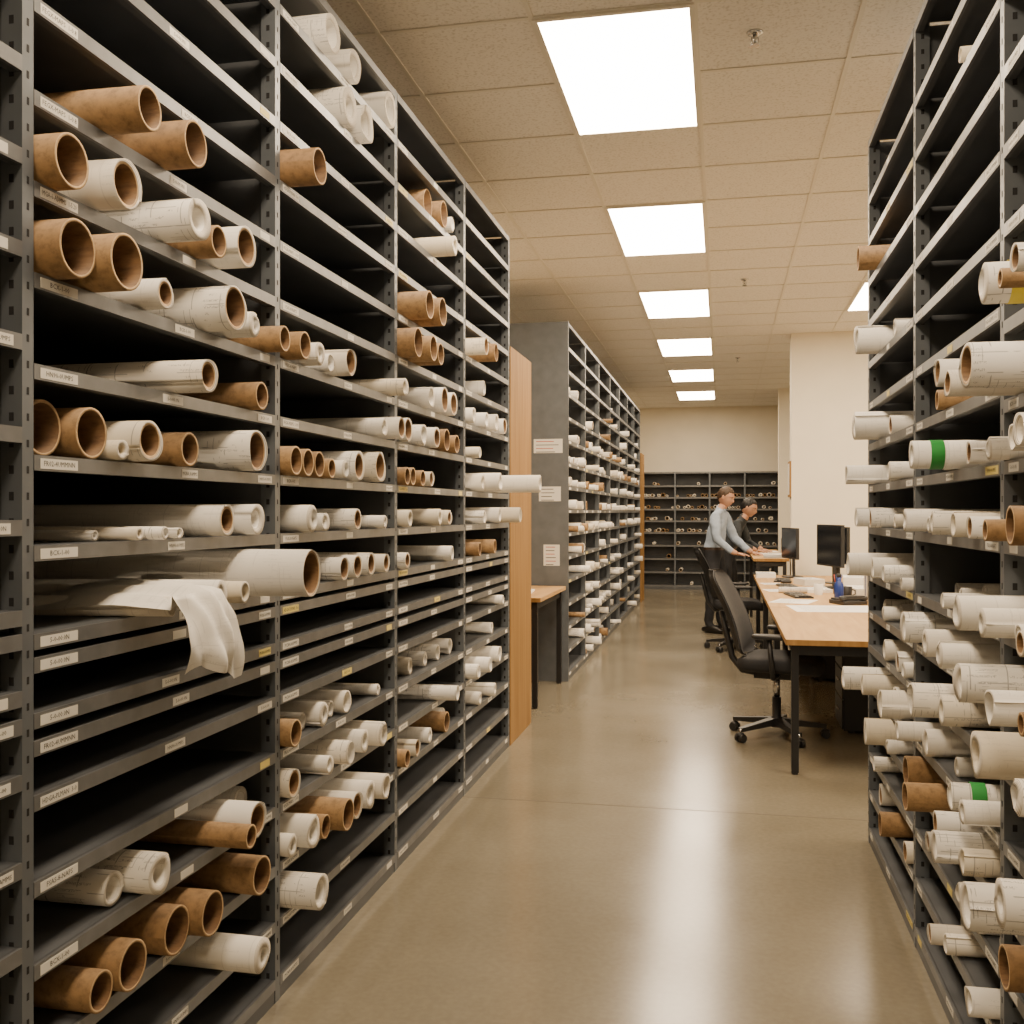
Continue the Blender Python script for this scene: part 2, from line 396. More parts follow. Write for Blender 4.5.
BAY34 = [
 (430,208,15,'K'),(444,214,13,'K'),(455,244,10,'W'),(450,222,8,'W',-.04),(430,304,14,'K'),(443,308,14,'K'),(416,341,15,'K'),(430,345,13,'K'),(441,350,11,'K'),(445,388,13,'C'),(454,392,12,'C'),(432,388,11,'W'),(410,388,9,'W'),
 (408,424,13,'C'),(424,427,11,'W'),(437,431,11,'C'),(447,434,11,'K'),(457,436,9,'K'),(404,469,9,'K'),(413,470,9,'K'),(423,471,8,'K'),(432,472,8,'C'),
 (410,511,9,'W'),(440,513,9,'W'),(450,514,8,'C'),(404,553,9,'C'),(452,547,8,'W'),(410,665,9,'W'),(425,656,8,'W'),(438,650,8,'W'),(450,645,8,'W'),(449,720,10,'K'),(440,716,10,'W'),(458,700,8,'W'),(404,762,9,'K'),(418,748,9,'C'),(430,735,8,'W'),
 (497,348,9,'K'),(485,345,9,'C'),(475,362,10,'C'),(484,392,8,'W'),(497,412,9,'W'),(487,410,8,'W'),(474,408,8,'W'),(505,415,8,'C'),(480,440,6,'W'),(500,476,10,'W',.1),(484,476,9,'W'),(540,484,9,'W',.26),
 (520,512,8,'W',.13),(500,512,8,'W'),(485,513,7,'W'),(480,545,7,'K'),(495,543,7,'K'),(490,665,8,'W'),(500,655,8,'W'),(478,672,8,'W'),(495,690,7,'W'),(480,698,7,'W'),(492,628,6,'W'),(503,600,5,'W')]
cells, mbL = place(BAY12+BAY34, LEFT_X, 1, PL, lambda b_: LV, .03, .85, 1)
# long kraft-cored roll and loosely rolled sheets pulled out of the tray at hip height
roll(mbL, (-1.10, 2.60, 1.216+.066), (-1, -.03, 0), .95, .066, 'C')
roll(mbL, (-1.17, 2.22, 1.216+.038), (-1, -.10, 0), .85, .038, 'W')
roll(mbL, (-1.19, 2.38, 1.216+.030), (-1, -.05, 0), .85, .030, 'W')
roll(mbL, (-1.20, 2.05, 1.216+.024), (-1, -.12, 0), .8, .024, 'W')
# loose outer sheet slipping off the roll and drooping over the shelf edge
b0 = len(mbL.v); NU, NV = 22, 28
for j in range(NV+1):
    v = j/NV
    for i in range(NU+1):
        u = i/NU
        if v < .45: x = -1.50+.34*v/.45; z = 1.272+.012*math.sin(v*7)
        else:
            q = (v-.45)/.55; x = -1.16+.045*math.sin(q*2.2); z = 1.272-.19*q
        y = 1.98+.20*u+.05*v
        wr = u-.75
        z2 = -(.10*max(0, abs(wr)-.25)**1.3 if v < .45 else 0)
        crump = .008*math.sin(u*9+v*4)+.006*math.sin(u*19-v*7)+.010*noise.noise(Vector((u*6, v*6, 2)))
        hem = (.022*math.sin(u*4.5+.6)+.012*math.sin(u*12)) if v > .75 else 0
        curl = .04*max(0, .3-u)/.3
        mbL.v.append(Vector((x+(crump if v > .45 else crump*.3)-curl*(.6 if v > .45 else 0), y, z+z2+(crump*.5 if v < .45 else 0)+hem*(v-.75)*4*.8)))
for j in range(NV):
    for i in range(NU):
        q = [b0+j*(NU+1)+i, b0+j*(NU+1)+i+1, b0+(j+1)*(NU+1)+i+1, b0+(j+1)*(NU+1)+i]
        mbL.face(q, 'paper_roll', [(i*.1, j*.12), ((i+1)*.1, j*.12), ((i+1)*.1, (j+1)*.12), (i*.1, (j+1)*.12)], (.4, .3), True)
mbL.obj('rolled_drawings')

RT = [
 (858,262,12,'K',.08),(856,345,15,'W',.09),(854,426,15,'W',.09),(846,472,10,'W',.11),(856,515,10,'W',.08),(870,514,10,'C',.04),(848,566,12,'W',.1),(872,565,11,'W',.05),
 (895,345,10,'W',.0),(893,470,10,'W',.0),(905,515,12,'W'),
 (960,48,8,'W',.0),(1014,243,15,'C',.1),(984,283,22,'P',.1,'tape_yellow'),(1000,262,10,'K',.09),
 (940,350,15,'C',.13),(947,378,14,'C',.13),(966,366,25,'C',.13),(937,405,10,'K',.03),(1018,410,18,'W',.1),
 (910,461,15,'W',.12,'tape_green'),(945,455,13,'W',.02),(968,452,12,'C',.04),(985,450,12,'W',.04),(1012,447,14,'W',.1),
 (932,518,13,'W'),(953,519,13,'W'),(972,521,12,'C'),(985,523,11,'K'),(1010,520,20,'K',.09),
 (955,595,19,'W',.12),(982,608,16,'W',.1),(903,627,16,'W',.06),(925,632,14,'W',.05),(940,640,15,'W',.06),(955,654,20,'P',.12),
 (843,672,12,'W',.14),(862,668,11,'W',.08),(880,703,15,'W',.08),(912,688,19,'W',.12),(940,690,16,'P'),(972,727,24,'W',.1),(992,704,20,'W',.12),(865,740,14,'W',.08),
 (925,735,14,'W',.03),(950,778,15,'W',.08,'tape_green'),(905,768,15,'K',.04),(970,780,14,'C'),(1018,765,20,'W',.09),(905,810,14,'K',.08),(935,802,13,'C'),(962,812,14,'W'),
 (880,822,12,'K',.04),(935,852,17,'P',.1),(960,850,14,'W'),(965,905,25,'W',.12),(1000,912,26,'P',.13),(930,937,11,'C',.05),(945,940,11,'W',.04),(968,992,15,'W',.06),(1004,992,22,'K',.1),
 (885,640,11,'W',.02),(895,690,12,'W',.0),(897,735,11,'W'),(880,780,11,'C',.0),(905,850,11,'C',.0),(1018,600,14,'W',.08),(1020,655,14,'C',.08),(890,425,10,'C',.0),(1018,690,12,'K',.08)]
lvr = lambda b_: LRN if b_ < 2 else LR
cells2, mbR = place(RT, RIGHT_X, -1, PR, lvr, .06, .55, 0, 1)
for bay in (0, 1, 2, 3):      # smaller rolls between the long ones on the lower shelves
    for k, z in enumerate(lvr(bay)):
        if z > 1.6: continue
        occ = [(q[0], q[1]) for q in cells2.get((bay, k), [])]; y = PR[bay]+.05
        while y < PR[bay+1]-.12:
            r = R.uniform(.022, .038)
            if all(abs(y+r-a) > r+b2+.03 for a, b2 in occ) and R.random() < (.2 if z > .3 else .1):
                roll(mbR, (RIGHT_X-R.choice([-.10, -.05, -.02, .01, .03]), y+r, z+r+.0005), (1, 0, 0), .48, r, R.choice('WWWWPCC')); y += 2*r+R.uniform(.004, .04)
            else: y += .06
mbR.obj('rolled_drawings')
# far run: patchily filled
mbF = MB()
for b_ in range(7):
    for z in LF:
        p = .03 if z > 2.5 else .15 if z > 2.2 else R.choice([.25, .4, .5]) if z > 1.1 else R.choice([.12, .25, .4])
        y = PF[b_]+.05
        while y < PF[b_+1]-.12:
            r = R.uniform(.022, .046)
            if R.random() < p:
                roll(mbF, (LEFT_X+R.choice([-.12, -.05, 0, .02, .04, .06]), y+r, z+r+.001), (-1, 0, 0), .74, r, R.choice('WWWWPCCK'))
                y += 2*r+R.uniform(.005, .05)
            else: y += .10
mbF.obj('rolled_drawings')

# ------------------------------------------------------------------ room
def slab(name, x0, x1, y0, y1, z0, z1, mat, bevel=0):
    mb = MB(); mb.box(x0, x1, y0, y1, z0, z1, mat); return mb.obj(name, bevel)
WX0, WX1, WY0, WY1 = -2.26, 4.5, -2.5, 19.6
slab('floor', WX0-.1, WX1+.1, WY0-.1, WY1+.1, -.1, 0, 'polished_concrete')
slab('ceiling', WX0-.1, WX1+.1, WY0-.1, WY1+.1, CEIL, CEIL+.1, 'ceiling_tile')
slab('wall_left', WX0-.1, WX0, WY0, WY1, 0, CEIL, 'wall_paint')
slab('wall_right', WX1, WX1+.1, WY0, WY1, 0, CEIL, 'wall_paint')
slab('wall_back', WX0, WX1, WY1, WY1+.1, 0, CEIL, 'wall_paint')
slab('wall_front', WX0, WX1, WY0-.1, WY0, 0, CEIL, 'wall_paint')
slab('wall_partition', .76, WX1, 11.7, 11.95, 0, CEIL, 'wall_paint')
slab('wall_alcove', .90, WX1, 16.9, 17.1, 0, CEIL, 'wall_paint')
mb = MB()
mb.box(WX0, WX1, 4.985, 4.991, .0, .0006, 'joint_dark'); mb.box(WX0, WX1, 10.5, 10.506, .0, .0006, 'joint_dark'); mb.box(WX0, WX1, 15.9, 15.906, .0, .0006, 'joint_dark')
mb.obj('trim_floor_joint')
mb = MB(); mb.box(.75, .76, 11.69, 11.96, 0, .1, 'black_plastic'); mb.box(.75, WX1, 11.69, 11.70, 0, .1, 'black_plastic'); mb.obj('baseboard_partition')
GP = .65; gx0 = -.755; gy0 = 4.015; GPY = .645
mb = MB(); k = -3
while gx0+GP*k < WX1:
    x = gx0+GP*k
    if x > WX0: mb.box(x-.010, x+.010, WY0, WY1, CEIL-.006, CEIL-.0005, 'tbar')
    k += 1
for k in range(-10, 25):
    y = gy0+GPY*k
    if WY0 < y < WY1: mb.box(WX0, WX1, y-.010, y+.010, CEIL-.0055, CEIL-.0005, 'tbar')
mb.obj('trim_ceiling_grid')
def panel(cx0, ky):
    mb = MB(); x0 = cx0; x1 = x0+GP; y0 = gy0+GPY*ky; y1 = y0+2*GPY; z = CEIL-.008
    for a in ((x0, x1, y0, y0+.022), (x0, x1, y1-.022, y1), (x0, x0+.022, y0+.022, y1-.022), (x1-.022, x1, y0+.022, y1-.022)):
        mb.box(*a, z-.006, CEIL-.0008, 'tbar')
    b = len(mb.v); mb.v += [Vector(p) for p in ((x0+.02, y0+.02, z-.003), (x1-.02, y0+.02, z-.003), (x1-.02, y1-.02, z-.003), (x0+.02, y1-.02, z-.003))]
    mb.face([b+3, b+2, b+1, b], 'light_panel')
    mb.obj('ceiling_light_panel')
for i in range(-2, 6): panel(gx0, 4*i)
for i in range(0, 3): panel(gx0+3*GP, 4*i)
for i in range(0, 3): panel(gx0+6*GP, 4*i)
panel(gx0+4*GP, 14)
for (x, y) in ((.134, 4.33), (.19, 8.9), (.2, 13.4)):
    mb = MB(); mb.tube([(0, 0, 0), (0, 0, -.006), (0, 0, -.012)], [.035, .032, .015], 'chrome', 20)
    mb.tube([(0, 0, -.01), (0, 0, -.045)], .009, 'chrome', 10)
    mb.tube([(.012, 0, -.02), (.016, 0, -.04), (.004, 0, -.056)], .0025, 'chrome', 6); mb.tube([(-.012, 0, -.02), (-.016, 0, -.04), (-.004, 0, -.056)], .0025, 'chrome', 6)
    mb.tube([(0, 0, -.055), (0, 0, -.058)], .02, 'chrome', 16)
    mb.obj('ceiling_sprinkler', loc=(x, y, CEIL))

# oak end panels / lower cabinet beyond the shelving
mb = MB(); mb.box(-1.325, -1.285, 6.135, 6.83, 0, 2.48, 'oak_panel'); mb.box(-2.2, -1.325, 6.8, 6.83, 0, 2.48, 'oak_panel'); mb.obj('oak_end_panel', .002)
mb = MB(); mb.box(-1.33, -1.27, 16.35, 16.95, 0, 2.4, 'oak_panel'); mb.box(-2.2, -1.33, 16.92, 16.95, 0, 2.4, 'oak_panel'); mb.obj('oak_end_panel', .002)
slab('steel_end_panel', -2.22, -1.285, 8.545, 8.562, 0, 3.08, 'steel_post')
def notice(x0, x1, zc, h, red):
    mb = MB(); y = 8.544; mb.box(x0, x1, y-.001, y, zc-h/2, zc+h/2, 'label_white')
    n = int(h/.028); w = x1-x0
    for i in range(n):
        z = zc+h/2-(i+.7)*h/n; mb.box(x0+.02, x1-.02-R.uniform(0, w*.3), y-.0016, y-.001, z-.003, z+.003, 'red_ink' if (red and i % 2 == 0) else 'ink')
    mb.obj('posted_notice')
notice(-1.585, -1.335, 2.016, .12, True); notice(-1.54, -1.35, 1.605, .125, False); notice(-1.50, -1.36, 1.08, .18, True)

# ------------------------------------------------------------------ tables
def table(name, x0, x1, y0, y1, h, panel_x=None, leg=.04):
    mb = MB(); mb.box(x0, x1, y0, y1, h-.03, h, 'maple_top')
    mb.box(x0-.002, x0, y0, y1, h-.032, h-.001, 'oak_panel'); mb.box(x0, x1, y0-.002, y0, h-.032, h-.001, 'oak_panel')
    for x in (x0+.03, x1-.03-leg):
        for y in (y0+.03, y1-.03-leg):
            mb.box(x, x+leg, y, y+leg, .012, h-.03, 'black_metal'); mb.tube([(x+leg/2, y+leg/2, 0), (x+leg/2, y+leg/2, .014)], .018, 'black_plastic', 12)
    for y in (y0+.04, y1-.065): mb.box(x0+.07, x1-.07, y, y+.025, h-.09, h-.03, 'black_metal')
    for x in (x0+.04, x1-.065): mb.box(x, x+.025, y0+.07, y1-.07, h-.09, h-.03, 'black_metal')
    if panel_x: mb.box(panel_x, panel_x+.02, y0+.08, y1-.08, .25, h-.09, 'black_metal')
    return mb.obj(name, .003)
TX0, TX1 = .345, 1.40
for i in range(3): table('work_table', TX0, TX1, 5.74+i*1.95, 5.74+i*1.95+1.93, .75, 1.30)
table('review_counter', .345, .735, 11.62, 14.4, .93)
table('small_side_table', -1.98, -1.30, 7.28, 8.5, .82, -1.9)
for y in (6.9, 9.0, 11.05):
    mb = MB(); mb.box(0, .5, 0, .42, .02, .62, 'black_metal')
    for k in range(3): mb.box(-.012, 0, .01, .41, .03+k*.195, .215+k*.195, 'black_plastic'); mb.box(-.022, -.012, .14, .28, .13+k*.195, .142+k*.195, 'chrome')
    for a in (.05, .45):
        for c_ in (.05, .37): mb.tube([(a, c_, 0), (a, c_, .022)], .02, 'black_plastic', 10)
    mb.obj('drawer_pedestal', .003, loc=(.78, y, 0))

# ------------------------------------------------------------------ office chair
def office_chair(x, y, rz):
    mb = MB()
    for k in range(5):
        a = 2*math.pi*k/5+.3; c_, s_ = math.cos(a), math.sin(a)
        mb.beam((.03*c_, .03*s_, .105), (.31*c_, .31*s_, .078), .055, .045, .03, .024, 'black_plastic')
        p = Vector((.305*c_, .305*s_, 0)); mb.tube([p+Vector((0, 0, .05)), p+Vector((0, 0, .085))], .009, 'chrome', 8)
        t = Vector((-s_, c_, 0))
        for sg in (-1, 1): mb.tube([p+t*sg*.008+Vector((0, 0, .028)), p+t*sg*.03+Vector((0, 0, .028))], [.028, .026], 'black_plastic', 16)
        mb.sell(p+Vector((0, 0, .045)), (.03, .03, .018), 'black_plastic', 1, 12, 6)
    mb.tube([(0, 0, .07), (0, 0, .13), (0, 0, .132), (0, 0, .26)], [.045, .035, .028, .028], 'black_plastic', 18)
    mb.tube([(0, 0, .26), (0, 0, .40)], .016, 'chrome', 14)
    mb.box(-.13, .13, -.09, .09, .385, .425, 'black_metal')
    def seatf(p):
        q = p.copy()
        if q.x > .1: q.z -= (q.x-.1)**2*.9
        q.z += .25*abs(q.y)**2.0*1.2; return q
    mb.sell((0.03, 0, .475), (.26, .26, .052), 'chair_fabric', .45, 36, 14, None, seatf)
    NU, NV = 16, 18; b = len(mb.v)
    for side in (0, 1):
        for j in range(NV+1):
            v = j/NV; wd = .235*(1-.16*v**2)*min(1, (1-(2*abs(v-.5))**7)**.5+.25*(1-(2*abs(v-.5))**7)) if 0 < v < 1 else .10
            wd = max(.09, min(.235, wd))
            for i in range(NU+1):
                u = i/NU*2-1; edge = max(abs(u), abs(2*v-1))
                th = .024*(1-edge**4)+.006
                xx = -.225-.20*v+.03*math.sin(v*math.pi*1.1)+.05*u*u
                mb.v.append(Vector((xx+(th if side else -th), u*wd, .53+.54*v)))
    n1 = (NU+1)*(NV+1)
    for j in range(NV):
        for i in range(NU):
            q = [b+j*(NU+1)+i, b+j*(NU+1)+i+1, b+(j+1)*(NU+1)+i+1, b+(j+1)*(NU+1)+i]
            mb.face(q[::-1], 'chair_fabric', sm=True); mb.face([k+n1 for k in q], 'chair_fabric', sm=True)
    per = [j*(NU+1) for j in range(NV+1)]+[NV*(NU+1)+i for i in range(1, NU+1)]+[j*(NU+1)+NU for j in range(NV-1, -1, -1)]+[i for i in range(NU-1, 0, -1)]
    for a, c_ in zip(per, per[1:]+per[:1]): mb.face([b+a, b+c_, b+c_+n1, b+a+n1], 'chair_fabric', sm=True)
    mb.tube([(-.08, 0, .405), (-.22, 0, .42), (-.285, 0, .50), (-.325, 0, .66), (-.36, 0, .80)], [.022, .022, .022, .02, .015], 'black_plastic', 12)
    for sg in (-1, 1):
        mb.tube([(.02, sg*.12, .41), (.02, sg*.27, .42), (.015, sg*.285, .50), (.0, sg*.285, .66)], [.015, .016, .018, .016], 'black_plastic', 10)
        mb.sell((.02, sg*.28, .675), (.13, .042, .017), 'black_plastic', .5, 20, 8)
    return mb.obj('office_chair', loc=(x, y, 0), rotz=rz)
office_chair(.345, 6.72, math.radians(-12)); office_chair(.14, 10.9, math.radians(4))

# ------------------------------------------------------------------ desk things
def monitor(x, y, z, rz, w=.54):
    mb = MB(); h = w*.66; mb.box(-.02, .012, -w/2, w/2, .2, .2+h, 'black_plastic'); mb.box(-.0215, -.02, -w/2+.012, w/2-.012, .215, .2+h-.012, 'screen_glass')
    mb.box(.012, .04, -.12, .12, .25, .45, 'black_plastic'); mb.beam((.035, 0, .012), (.03, 0, .38), .05, .02, .05, .02, 'black_plastic', (1, 0, 0)); mb.sell((.02, 0, .008), (.10, .13, .008), 'black_plastic', .5, 20, 6)
    mb.obj('computer_monitor', .003, loc=(x, y, z), rotz=rz)
monitor(1.08, 10.3, .75, math.radians(22)); monitor(.98, 9.7, .75, math.radians(16), .58); monitor(.72, 11.2, .75, math.radians(14), .5)
def keyboard(x, y, rz):
    mb = MB(); mb.box(-.075, .075, -.22, .22, 0, .014, 'black_plastic')
    for i in range(5):
        for j in range(15): mb.box(-.066+i*.026, -.044+i*.026, -.212+j*.0285, -.188+j*.0285, .014, .02, 'grey_plastic' if (i+j) % 7 == 0 else 'black_metal')
    mb.obj('keyboard', loc=(x, y, .75), rotz=rz)
def sheet(x, y, w, h, rz, z=.75, n=1, name='paper_sheet'):
    mb = MB(); mb.box(-w/2, w/2, -h/2, h/2, 0, .0012*n, 'paper_plain')
    for i in range(6): mb.box(-w*.4, w*.3-R.uniform(0, w*.3), -h*.38+i*h*.13, -h*.38+i*h*.13+.004, .0012*n, .0012*n+.0004, 'ink')
    mb.obj(name, loc=(x, y, z), rotz=rz)
keyboard(.60, 9.75, .1); keyboard(.60, 10.6, -.1); keyboard(.62, 8.70, .15)
sheet(.80, 7.62, .62, .5, .1); sheet(.55, 8.20, .3, .38, -.3); sheet(.48, 10.15, .2, .22, .2); sheet(1.15, 6.5, .4, .6, .05); sheet(.47, 9.30, .18, .27, .2)
sheet(1.2, 8.85, .3, .42, .1, .75, 60, 'paper_stack'); sheet(1.2, 9.35, .3, .4, -.1, .75, 110, 'paper_stack'); sheet(.80, 9.25, .22, .3, .2, .75, 24, 'paper_stack'); sheet(.46, 11.2, .2, .3, .0, .75, 40, 'paper_stack'); sheet(.82, 10.1, .2, .28, .3, .75, 50, 'paper_stack')
mb = MB(); mb.tube([(0, 0, 0), (0, 0, .005), (0, 0, .13), (0, 0, .155), (0, 0, .16), (0, 0, .19)], [.032, .036, .036, .02, .017, .017], 'blue_plastic', 20); mb.tube([(0, 0, .188), (0, 0, .215)], .019, 'black_plastic', 16); mb.obj('water_bottle', loc=(.90, 8.3, .75))
for (x, y, mt) in ((.80, 8.90, 'paper_plain'), (1.0, 8.62, 'black_plastic')):
    mb = MB(); mb.tube([(0, 0, 0), (0, 0, .09), (0, 0, .092)], [.034, .040, .037], mt, 20, False); mb.tube([(0, 0, .0), (0, 0, .08)], [.033, .036], mt, 20)
    mb.tube([(.036, 0, .07), (.062, 0, .06), (.062, 0, .03), (.034, 0, .02)], .005, mt, 8); mb.obj('coffee_mug', loc=(x, y, .75))
mb = MB(); mb.tube([(0, 0, 0), (0, 0, .1)], .038, 'black_metal', 18)
for i in range(6):
    a = i*1.05; mb.tube([(.015*math.cos(a), .015*math.sin(a), .05), (.032*math.cos(a), .032*math.sin(a), .165)], .004, ('blue_plastic', 'label_yellow', 'ink', 'red_ink')[i % 4], 6)
mb.obj('pencil_cup', loc=(.97, 9.02, .75))
mb = MB(); roll(mb, (.48, 9.03, .777), (1, .03, 0), .24, .026, 'P'); mb.obj('rolled_drawings')
def phone(x, y, rz):
    mb = MB(); mb.box(-.1, .1, -.11, .11, 0, .03, 'black_plastic'); mb.box(-.09, .09, -.03, .1, .03, .045, 'black_metal'); mb.beam((-.085, -.075, .055), (.085, -.075, .055), .045, .03, .045, .03, 'black_plastic')
    mb.sell((-.085, -.075, .048), (.03, .028, .02), 'black_plastic', .7, 12, 8); mb.sell((.085, -.075, .048), (.03, .028, .02), 'black_plastic', .7, 12, 8)
    mb.obj('desk_phone', .004, loc=(x, y, .75), rotz=rz)
phone(.94, 8.05, .4)
def mouse(x, y):
    mb = MB(); mb.sell((0, 0, .014), (.055, .032, .018), 'black_plastic', .8, 16, 10, None, lambda p: Vector((p.x, p.y, max(p.z, -.014)))); mb.obj('computer_mouse', loc=(x, y, .75))
mouse(.62, 9.47); mouse(.62, 10.3)
mb = MB()
for i, (h, c_) in enumerate(((.24, 'label_white'), (.26, 'grey_plastic'), (.25, 'label_white'), (.24, 'blue_plastic'), (.26, 'label_white'))): mb.box(0, .24, i*.065, i*.065+.058, 0, h, c_)
mb.obj('ring_binders', .003, loc=(1.12, 8.25, .75))
mb = MB(); mb.box(0, .3, 0, .38, 0, .24, 'label_white'); mb.box(-.006, .306, -.006, .386, .19, .25, 'paper_plain'); mb.box(-.008, -.006, .14, .24, .1, .13, 'slot_dark'); mb.obj('archive_box', .003, loc=(1.08, 7.0, .75))
sheet(.54, 12.75, .34, .5, .0, .93, 8, 'paper_stack'); sheet(.55, 13.6, .32, .45, .1, .93, 4, 'paper_stack')
mb = MB(); mb.box(0, .22, 0, .32, 0, .02, 'grey_plastic'); mb.box(.20, .22, 0, .32, .02, .22, 'black_plastic'); mb.box(.199, .2, .015, .305, .035, .205, 'screen_glass'); mb.obj('laptop', .002, loc=(.47, 11.75, .93))
mb = MB(); mb.box(-.02, 0, 0, .3, 0, .4, 'oak_panel'); mb.box(-.022, -.02, .025, .275, .025, .375, 'label_white'); mb.obj('framed_notice', loc=(.76, 11.68+.02, 1.62))
sheet(-1.6, 7.75, .3, .42, .1, .82, 10, 'paper_stack')

# back-wall bookcase
mb = MB(); bx0, bx1, by = -1.5, 1.05, 19.15
for i in range(5):
    x = bx0+(bx1-bx0)*i/4; mb.box(x-.015, x+.015, by-.002, 19.55, 0, 2.2, 'steel_post')
mb.box(bx0, bx1, 19.54, 19.55, 0, 2.2, 'steel_grey')
LB = [.08, .33, .58, .83, 1.07, 1.29, 1.51, 1.73, 1.95, 2.2]
for z in LB: mb.box(bx0, bx1, by, 19.54, z-.03, z, 'steel_lip')
mb.box(bx0, bx1, by, by+.02, 0, .05, 'steel_grey')
mb.obj('steel_bookcase')
mb = MB()
for z in LB[:-1]:
    x = bx0+.05
    while x < bx1-.12:
        r = R.uniform(.02, .04)
        kk = int((x-bx0)/((bx1-bx0)/4)); xe = bx0+(bx1-bx0)*(kk+1)/4
        if x+2*r > xe-.02: x = xe+.02; continue
        if R.random() < (.6 if .9 < z < 1.8 else .15):
            roll(mb, (x+r, by+.0, z+r+.001), (0, 1, 0), .36, r, R.choice('KCCWW') if z < 1.4 else R.choice('KKWC'))
        x += 2*r+.006
mb.obj('rolled_drawings')

# ------------------------------------------------------------------ people
def skin_eval(verts, edges, rad, root, sub=2):
    me = bpy.data.meshes.new('sk'); me.from_pydata([tuple(v) for v in verts], edges, [])
    bm = bmesh.new(); bm.from_mesh(me); ly = bm.verts.layers.skin.verify(); bm.verts.ensure_lookup_table()
    for i, v in enumerate(bm.verts):
        v[ly].radius = (rad[i], rad[i]) if not isinstance(rad[i], tuple) else rad[i]; v[ly].use_root = (i == root)
    bm.to_mesh(me); bm.free()
    o = bpy.data.objects.new('sk', me); scene.collection.objects.link(o)
    md = o.modifiers.new('s', 'SKIN'); md.use_smooth_shade = True; md.branch_smoothing = .6
    sb = o.modifiers.new('ss', 'SUBSURF'); sb.levels = sub; sb.render_levels = sub
    dg = bpy.context.evaluated_depsgraph_get(); ev = o.evaluated_get(dg).to_mesh()
    r = ([v.co.copy() for v in ev.vertices], [list(p.vertices) for p in ev.polygons])
    bpy.data.objects.remove(o); bpy.data.meshes.remove(me); return r
def bisect(vs, fs, planes):
    me = bpy.data.meshes.new('b'); me.from_pydata([tuple(v) for v in vs], [], fs); bm = bmesh.new(); bm.from_mesh(me)
    for co, no in planes:
        bmesh.ops.bisect_plane(bm, geom=bm.verts[:]+bm.edges[:]+bm.faces[:], plane_co=co, plane_no=no, dist=1e-5)
    bm.verts.index_update(); r = ([v.co.copy() for v in bm.verts], [[v.index for v in f.verts] for f in bm.faces]); bm.free(); bpy.data.meshes.remove(me); return r
def seg_dist(p, a, b):
    ab = b-a; t = max(0, min(1, (p-a).dot(ab)/max(ab.length_squared, 1e-9))); return (p-a-ab*t).length
def hand(mb, wrist, d, palm_n, size=1.0):
    wrist = Vector(wrist); d = Vector(d).normalized(); n = Vector(palm_n); n = (n-d*n.dot(d)).normalized(); sd = d.cross(n)
    vs, fs = skin_eval([wrist, wrist+d*.04*size+sd*.012, wrist+d*.085*size+sd*.014, wrist+d*.04*size-sd*.012, wrist+d*.085*size-sd*.016], [(0, 1), (1, 2), (0, 3), (3, 4)], [.02, .019, .016, .019, .016], 0, 2)
    mb.add_mesh(vs, fs, 'skin', Matrix.Identity(4), True)
    for k, (o, l) in enumerate(((-.03, .072), (-.011, .08), (.010, .075), (.028, .058))):
        b = wrist+d*.07*size+sd*o; p1 = b+d*(.03)*size; p2 = p1+(d*.95+n*.2).normalized()*l*.42; p3 = p2+(d*.85+n*.4).normalized()*l*.4
        vs, fs = skin_eval([b, p1, p2, p3], [(0, 1), (1, 2), (2, 3)], [.009, .009, .008, .0068], 0, 1); mb.add_mesh(vs, fs, 'skin', Matrix.Identity(4), True)
    b = wrist+d*.025*size-sd*.02; p1 = b-sd*.025+d*.025; p2 = p1+d*.03+n*.01-sd*.008; p3 = p2+d*.025+n*.006
    vs, fs = skin_eval([b, p1, p2, p3], [(0, 1), (1, 2), (2, 3)], [.013, .011, .009, .0075], 0, 1); mb.add_mesh(vs, fs, 'skin', Matrix.Identity(4), True)
